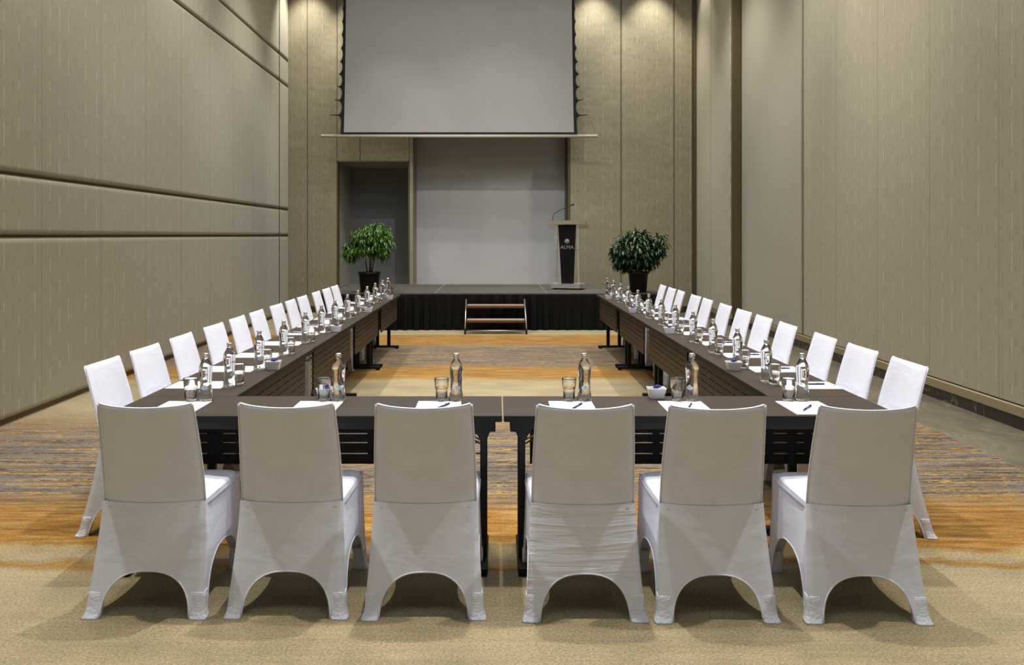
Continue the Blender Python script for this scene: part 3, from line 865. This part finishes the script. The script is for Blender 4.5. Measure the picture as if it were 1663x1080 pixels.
# ------------------------------------------------------------------ stage
SY0, SY1, SZ = 13.54, 16.02, 0.60
xs = [-2.83, -1.0, 0.83, 2.66]; ys = [SY0, (SY0+SY1)/2, SY1]
nm = {(0, 0): 'front left', (1, 0): 'front middle', (2, 0): 'front right', (0, 1): 'back left', (1, 1): 'back middle', (2, 1): 'back right'}
for j in range(2):
    for i in range(3):
        r = empty('stage_platform', f'grey carpeted stage platform with metal edging, {nm[(i, j)]} of the six', 'stage platform', ((xs[i]+xs[i+1])/2, (ys[j]+ys[j+1])/2, 0), 0, 'stage platforms')
        hx, hy = (xs[i+1]-xs[i])/2-0.001, (ys[j+1]-ys[j])/2-0.001
        m = MB(); m.box(-hx+0.012, hx-0.012, -hy+0.012, hy-0.012, SZ-0.03, SZ, M_deck); m.build('deck', r)
        m = MB(); b = 0.012
        for a in ((-hx, hx, -hy, -hy+b), (-hx, hx, hy-b, hy), (-hx, -hx+b, -hy+b, hy-b), (hx-b, hx, -hy+b, hy-b)):
            m.box(*a, SZ-0.028, SZ+0.003, M_alu)
        m.build('edging', r)
        for sx in (-1, 1):
            for sy in (-1, 1):
                m = MB(); m.box(sx*(hx-0.1)-0.02, sx*(hx-0.1)+0.02, sy*(hy-0.1)-0.02, sy*(hy-0.1)+0.02, 0, SZ-0.03, M_black); m.build('leg', r)
# pleated skirt: front, right side and left side
m = MB()
path = []
n = 300
def pl(s_, d=0):  # pleat offset
    return 0.030*math.sin(s_*2*PI/0.185+1.6*math.sin(s_*1.7))+0.012*math.sin(s_*2*PI/0.071+2*math.sin(s_*2.3))
pts = []
for k in range(90): t = k/90; pts.append(((-2.87), SY1-(SY1-SY0+0.04)*t, -1, 0))
for k in range(420): t = k/420; pts.append((-2.87+(5.57)*t, SY0-0.04, 0, -1))
for k in range(91): t = k/90; pts.append((2.70, SY0-0.04+(SY1-SY0+0.04)*t, 1, 0))
S = 0; prev = None; ring = []
for p in pts:
    if prev: S += math.hypot(p[0]-prev[0], p[1]-prev[1])
    prev = p; ring.append((p, pl(S), pl(S*0.97+3)))
zl = [0.004, 0.03, 0.15, 0.3, 0.45, 0.55, 0.572, 0.596]
vs = []
for z in zl:
    for (p, a, b) in ring:
        amp = 1.15*(1-0.85*max(0, (z-0.2)/0.4)**1.0) if z < 0.57 else 0.12
        o_ = a*amp*(0.8+0.4*math.sin(p[0]*3+z*2))+b*0.25*(1-z/0.6)
        vs.append((p[0]+p[2]*(o_+0.0), p[1]+p[3]*o_, z))
N = len(ring)
fs = [(j*N+i, j*N+i+1, (j+1)*N+i+1, (j+1)*N+i) for j in range(len(zl)-1) for i in range(N-1)]
m.add(vs, fs, M_skirt, True)
o = m.build('stage_skirt'); tag(o, 'black pleated cloth skirt hanging around the front of the low stage', 'stage skirt')
sm = o.modifiers.new('s', 'SOLIDIFY'); sm.thickness = 0.004

# steps in front of the stage
r = empty('stage_steps', 'portable two tread metal steps standing before the black stage skirt', 'steps', (0, 0, 0))
def tread(x0, x1, y0, y1, z):
    m = MB(); m.box(x0, x1, y0, y1, z-0.045, z-0.004, M_tread, 0.004); m.box(x0+0.004, x1-0.004, y0+0.004, y1, z-0.004, z, M_treadtop); 
    m.build('tread', r)
X0, X1 = -0.488, 0.472
tread(X0+0.022, X1-0.024, 12.98, 13.20, 0.222)
tread(X0+0.018, X1-0.022, 13.24, 13.45, 0.430)
for s, x in ((-1, X0), (1, X1)):
    m = MB()
    xt = -0.488 if s < 0 else 0.457
    m.tube([(x, 12.95, 0.09), ((x+xt)/2, 13.19, 0.30), (xt, 13.42, 0.51)], 0.011, M_alu, 8)
    m.build('side_rail', r)
    m = MB(); m.tube([(x, 12.95, 0.10), (x, 12.94, 0.0)], 0.015, M_black, 8); m.tube([(xt, 13.43, 0.5), (xt, 13.43, 0.0)], 0.011, M_black, 8); m.build('leg', r)
m = MB(); m.tube([(X0+0.01, 12.97, 0.055), (X1-0.01, 12.97, 0.055)], 0.008, M_alu, 8); m.build('cross_bar', r)
m = MB(); m.tube([(X0+0.01, 13.12, 0.135), (X1-0.01, 13.12, 0.135)], 0.007, M_black, 8); m.build('cross_bar', r)

# ------------------------------------------------------------------ lectern
r = empty('lectern', 'slim lectern with black front panel, metal side legs and sloped metal top on the stage', 'lectern', (1.268, 14.62, SZ+0.003), -0.28)
m = MB()
m.box(-0.23, 0.23, -0.17, 0.17, 0, 0.022, M_black); m.build('plinth', r)
m = MB(); m.prism([(-0.26, -0.19), (0.24, -0.19), (0.285, -0.14), (0.285, 0.17), (0.24, 0.2), (-0.24, 0.2), (-0.285, 0.16), (-0.285, -0.14)], 0.022, 0.098, 2, M_steel); m.build('base', r)
m = MB()
def taper(x0b, x1b, x0t, x1t, y0, y1, zb, zt, mat, m):
    vs = [(x0b, y0, zb), (x1b, y0, zb), (x1b, y1, zb), (x0b, y1, zb), (x0t, y0, zt), (x1t, y0, zt), (x1t, y1, zt), (x0t, y1, zt)]
    m.add(vs, [(3, 2, 1, 0), (4, 5, 6, 7), (0, 1, 5, 4), (1, 2, 6, 5), (2, 3, 7, 6), (3, 0, 4, 7)], mat)
taper(-0.100, 0.115, -0.158, 0.158, -0.10, -0.07, 0.098, 1.135, M_body, m); bd = m.build('front_panel', r)
m = MB(); m.lathe([(0.045, 0), (0.045, 0.003)], M_logo, 24)
m.v = [(x, -0.1005-z, 0.838+y) for (x, y, z) in m.v]
for a in (-.5, 0, .5): pass
m.build('emblem', bd)
mat4 = Matrix.Translation((0.0, -0.102, 0.735)) @ Matrix.Rotation(PI/2, 4, 'X')
text_mesh('ALMA', 0.092, M_logo, 'lettering', bd, mat4, 0.001, spacing=1.0)
for s in (-1, 1):
    m = MB()
    taper(s*0.208-0.021, s*0.208+0.021, s*0.192-0.021, s*0.192+0.021, -0.11, -0.03, 0.098, 1.135, M_steel, m)
    lg = m.build('side_leg', r); 
    m = MB(); m.box(s*0.199-0.025, s*0.199+0.025, -0.114, -0.026, 0.690, 0.700, M_chrome); m.build('ring', lg)
m = MB()
vs = [(-0.335, -0.20, 1.135), (0.335, -0.20, 1.135), (0.335, 0.24, 1.065), (-0.335, 0.24, 1.065), (-0.335, -0.20, 1.205), (0.335, -0.20, 1.205), (0.335, 0.24, 1.095), (-0.335, 0.24, 1.095)]
m.add(vs, [(3, 2, 1, 0), (4, 5, 6, 7), (0, 1, 5, 4), (1, 2, 6, 5), (2, 3, 7, 6), (3, 0, 4, 7)], M_lectop)
m.build('reading_top', r)
mic = empty('gooseneck_microphone', 'thin black gooseneck microphone rising from the top of the lectern', 'microphone', (1.268, 14.62, SZ+0.003), -0.28)
m = MB(); m.lathe([(0.014, 0), (0.012, 0.02), (0.006, 0.06)], M_black, 12, cx=-0.255, cy=-0.10, z0=1.180); m.build('base', mic)
m = MB(); m.tube([(-0.255, -0.10, 1.22), (-0.252, -0.09, 1.28), (-0.235, -0.06, 1.33), (-0.15, 0.02, 1.39), (-0.05, 0.09, 1.44), (0.04, 0.14, 1.482)], 0.0065, M_black, 8); m.build('neck', mic)
m = MB(); m.tube([(0.03, 0.135, 1.478), (0.045, 0.143, 1.486), (0.075, 0.16, 1.497)], 0.014, M_black, 10); m.build('capsule', mic)

# ------------------------------------------------------------------ plants
def leaf_mesh(m, p, d, up, L, W, mat, droop=0.3):
    d = d.normalized(); s = d.cross(up)
    if s.length < 1e-3: s = d.cross(Vector((1, 0, 0)))
    s.normalize(); nrm = s.cross(d).normalized()
    a = p; b = p+d*L*0.4+nrm*L*0.04; c = p+d*L*0.75-Vector((0, 0, 1))*L*droop*0.35; e = p+d*L-Vector((0, 0, 1))*L*droop
    f = nrm*W*0.22
    vs = [a, b-s*W*0.5+f, b, b+s*W*0.5+f, c-s*W*0.38+f, c, c+s*W*0.38+f, e]
    m.add(vs, [(0, 2, 1), (0, 3, 2), (1, 2, 5, 4), (2, 3, 6, 5), (4, 5, 7), (5, 6, 7)], mat, True)
def plant(name, label, loc, pr, ph, blobs, nb, leafL, leafW, mat, stems, seed, base_z, per, droop, twig):
    R = random.Random(seed)
    r = empty(name, label, 'potted plant', loc)
    m = MB()
    prof = [(pr*0.80, 0), (pr*0.82, 0.01), (pr*0.97, ph-0.04), (pr*1.05, ph-0.038), (pr*1.06, ph-0.003), (pr*1.03, ph), (pr*0.96, ph), (pr*0.95, ph-0.05), (pr*0.3, ph-0.052)]
    m.lathe(prof, M_pot, 32); m.build('pot', r)
    m = MB(); m.lathe([(pr*0.94, ph-0.049), (pr*0.94, ph-0.036), (0.02, ph-0.03)], M_soil, 24); m.build('soil', r)
    for (x0, y0, x1, y1, z1) in stems:
        m = MB(); m.tube([(x0, y0, ph-0.04), ((x0*0.6+x1*0.4)+0.01, (y0*.6+y1*.4), ph+(z1-ph)*0.45), (x1, y1, z1)], 0.013, M_bark, 7, r2=0.007); m.build('stem', r)
    m = MB(); mt = MB()
    c0 = Vector((0, 0, base_z))
    for k in range(nb):
        cx, cy, cz, rx, ry, rz_ = R.choices([b[:6] for b in blobs], [b[6] for b in blobs])[0]
        while True:
            q = Vector((R.uniform(-1, 1), R.uniform(-1, 1), R.uniform(-1, 1)))
            if 0.25 < q.length < 1: break
        q = q.normalized()*(q.length**0.4)
        tip = Vector((cx+q.x*rx, cy+q.y*ry, cz+q.z*rz_))
        out = Vector((q.x, q.y, q.z*0.6+0.25)).normalized()
        st = tip-out*twig
        mid = (st+tip)/2+Vector((0, 0, twig*0.15))
        if k % 3 == 0: mt.tube([st, mid, tip], 0.0025, M_bark, 4, cap=False, r2=0.001)
        for j in range(per):
            t = j/per
            pp = st.lerp(tip, 0.3+0.7*t)
            dd = (out*0.5+Vector((R.gauss(0, .6), R.gauss(0, .6), R.gauss(-0.15, .45)-droop*0.4))).normalized()
            sc = R.uniform(0.75, 1.2)
            leaf_mesh(m, pp, dd, Vector((0, 0, 1)), leafL*sc, leafW*sc, mat, droop*R.uniform(0.3, 1))
    m.build('foliage', r, recalc=False); mt.build('twigs', r, recalc=False)
    return r
PY = 13.80; PZ = SZ+0.003
blA = [(0.02, 0, 0.93, 0.34, 0.30, 0.20, 5), (-0.30, 0, 0.70, 0.15, 0.17, 0.19, 1.7), (0.24, 0, 0.80, 0.17, 0.2, 0.26, 2), (0.0, 0, 0.75, 0.30, 0.28, 0.18, 2.6), (0.13, 0.02, 1.02, 0.24, 0.2, 0.14, 2)]
plant('potted_fig', 'bushy light green weeping fig in a black pot at the left of the stage', (-2.115, PY, PZ), 0.178, 0.335, blA, 640, 0.074, 0.022, M_leafA,
      [(-0.03, 0, -0.16, 0.03, 0.85), (0.0, 0.02, 0.0, 0.05, 0.9), (0.03, 0, 0.16, -0.02, 0.85), (0.02, -0.03, 0.07, -0.08, 0.85)], 3, 0.6, 6, 0.8, 0.10)
blB = [(-0.05, 0, 0.70, 0.42, 0.36, 0.30, 7), (0.0, 0, 0.95, 0.20, 0.2, 0.12, 1.2), (0.38, 0, 0.80, 0.12, 0.14, 0.20, 0.9), (-0.22, 0, 0.52, 0.2, 0.2, 0.16, 1.2), (0.18, 0, 0.55, 0.2, 0.2, 0.14, 1.0)]
plant('potted_shrub', 'dark green broad leaved potted shrub in a black pot beside the lectern', (2.365, PY, PZ), 0.165, 0.345, blB, 400, 0.105, 0.036, M_leafB,
      [(-0.03, 0, -0.12, 0.03, 0.7), (0.0, 0.02, 0.0, 0.05, 0.8), (0.03, 0, 0.22, -0.02, 0.75)], 5, 0.5, 6, 0.6, 0.12)

# ------------------------------------------------------------------ projection screen
SD = 15.9; SXC = -0.718
r = empty('projection_screen', 'large hanging tab tensioned projection screen with black borders above the stage', 'projection screen', (SXC, SD, 0))
zb = 3.482
def hw_in(z): t = min(1, max(0, (z-zb)/2.5)); return 2.212-0.045*t**0.7
m = MB()
m.grid(lambda u, v: ((u*2-1)*hw_in(zb+0.045+v*(ZC-zb-0.045)), 0, zb+0.045+v*(ZC-zb-0.045)), 2, 20, M_screen)
m.grid(lambda u, v: ((u*2-1)*hw_in(zb+0.045+v*(ZC-zb-0.045)), 0.004, zb+0.045+v*(ZC-zb-0.045)), 2, 20, M_blk)
m.build('screen_fabric', r, recalc=False)
tabs = [(187, 18.5), (163, 11.5), (141, 7.5), (120, 5.0), (99.7, 3.2), (78, 2.4), (56, 1.8), (35, 1.4), (14, 1.2)]
tabs = [(CAMH+(382-yy_)/84.6, L/84.6) for yy_, L in tabs]
m = MB()
nz = 420
for s in (-1, 1):
    vs = []
    for k in range(nz+1):
        z = zb+(ZC-zb)*k/nz
        L = 0.0
        for (tz, ln) in tabs:
            d = abs(z-tz-0.0)
            L += 0.075*min(1, ln/0.05)*math.exp(-d/0.042)
        xi = hw_in(z); base_ = 0.048+0.018*max(0, 1-(z-zb)/0.5)
        vs += [(s*xi, -0.001, z), (s*(xi+base_+L), -0.001, z), (s*xi, 0.005, z), (s*(xi+base_+L), 0.005, z)]
    fs = []
    for k in range(nz):
        a = k*4; b = a+4
        fs += [(a, a+1, b+1, b), (a+2, b+2, b+3, a+3), (a+1, a+3, b+3, b+1)]
    m.add(vs, fs, M_blk)
m.box(-hw_in(zb), hw_in(zb), -0.001, 0.005, zb, zb+0.045, M_blk)
m.build('border', r)
for s in (-1, 1):
    for (tz, ln) in tabs[:5]:
        m = MB(); xi = hw_in(tz)+0.08
        m.tube([(s*(xi-0.02), 0.002, tz-0.004), (s*(hw_in(tz)+0.05+ln), 0.002, tz+(0.012 if ln < 0.2 else 0.006))], 0.016, M_blk, 6, r2=0.009); m.build('tab', r)
    m = MB()
    pts = [(s*(2.64), 0.002, zb-0.02)]+[(s*(hw_in(tz)+0.05+ln), 0.002, tz+0.012) for tz, ln in tabs]+[(s*2.23, 0.002, ZC)]
    m.tube(pts, 0.0018, M_cable, 5); m.build('tension_cable', r)
m = MB(); m.tube([(-2.645, 0.0, zb-0.030), (2.655, 0.0, zb-0.030)], 0.030, M_bar, 12); m.build('bottom_bar', r)

# ------------------------------------------------------------------ lights
scene.world = bpy.data.worlds.new('world'); scene.world.use_nodes = True
scene.world.node_tree.nodes['Background'].inputs[0].default_value = (0.9, 0.85, 0.75, 1)
scene.world.node_tree.nodes['Background'].inputs[1].default_value = 0.0
def spot(x, y, z, power, ang=70, blend=0.6, tgt=None, rad=0.06, c=(1.0, 0.86, 0.68)):
    l = bpy.data.lights.new('downlight', 'SPOT'); l.energy = power; l.spot_size = math.radians(ang); l.spot_blend = blend
    l.shadow_soft_size = rad; l.color = c
    o = bpy.data.objects.new('downlight', l); col.objects.link(o); o.location = (x, y, z)
    t = Vector(tgt) if tgt else Vector((x, y, 0))
    o.rotation_euler = (t-Vector((x, y, z))).to_track_quat('-Z', 'Y').to_euler()
def area(x, y, z, sx, sy, power, c=(1.0, 0.93, 0.82), rot=(0, 0, 0)):  # unseen soft fill below the ceiling, added to even out the light
    l = bpy.data.lights.new('added_fill', 'AREA'); l.shape = 'RECTANGLE'; l.size = sx; l.size_y = sy; l.energy = power; l.color = c
    o = bpy.data.objects.new('added_fill', l); col.objects.link(o); o.location = (x, y, z); o.rotation_euler = rot
W = (1.0, 0.98, 0.95); C = (0.97, 0.98, 1.0)
for y in (3.55, 7.2, 10.5, 13.4):
    for x in (-2.9, 0.1, 3.0):
        spot(x, y + (0.9 if (y < 4 and x == 0.1) else 0), ZC-0.05, 860 if y < 4 else 470, 88, 0.8, c=W, rad=0.07)
spot(0.0, 10.6, ZC-0.05, 420, 50, 0.8, (0.0, 17.0, 1.4), 0.05, W)
spot(-1.5, 13.0, ZC-0.05, 160, 40, 0.9, (-2.4, 17.5, 1.2), 0.05, W)
for y in (5.5, 9.5, 13.0):
    area(0, y, ZC-0.1, 6.5, 1.6, 135, C)
area(0, 0.5, ZC-0.1, 6.5, 2.0, 120, (0.80, 0.88, 1.0))  # cool fill added above the camera to lift the chair backs
for x in (-3.75, -2.7, 1.95, 3.1):
    spot(x, 16.1, ZC-0.05, 380, 75, 0.8, (x, 16.5, 0), 0.04, (1.0, 0.95, 0.80))
spot(3.8, 15.9, ZC-0.05, 120, 70, 0.8, (3.9, 16.0, 0), 0.04, (1.0, 0.95, 0.80))
spot(3.1, 9.4, ZC-0.05, 420, 50, 1.0, (4.15, 9.0, 4.0), 0.05, (1.0, 0.95, 0.82))

vs_ = scene.view_settings
scene.display_settings.display_device = 'sRGB'
vs_.view_transform = 'Standard'; vs_.look = 'None'; vs_.exposure = 0.0; vs_.gamma = 1.0; vs_.use_curve_mapping = False
cy = scene.cycles
cy.max_bounces = 12; cy.transmission_bounces = 10; cy.glossy_bounces = 4; cy.diffuse_bounces = 4; cy.transparent_max_bounces = 8
cy.caustics_reflective = False; cy.caustics_refractive = True; cy.sample_clamp_indirect = 4.0
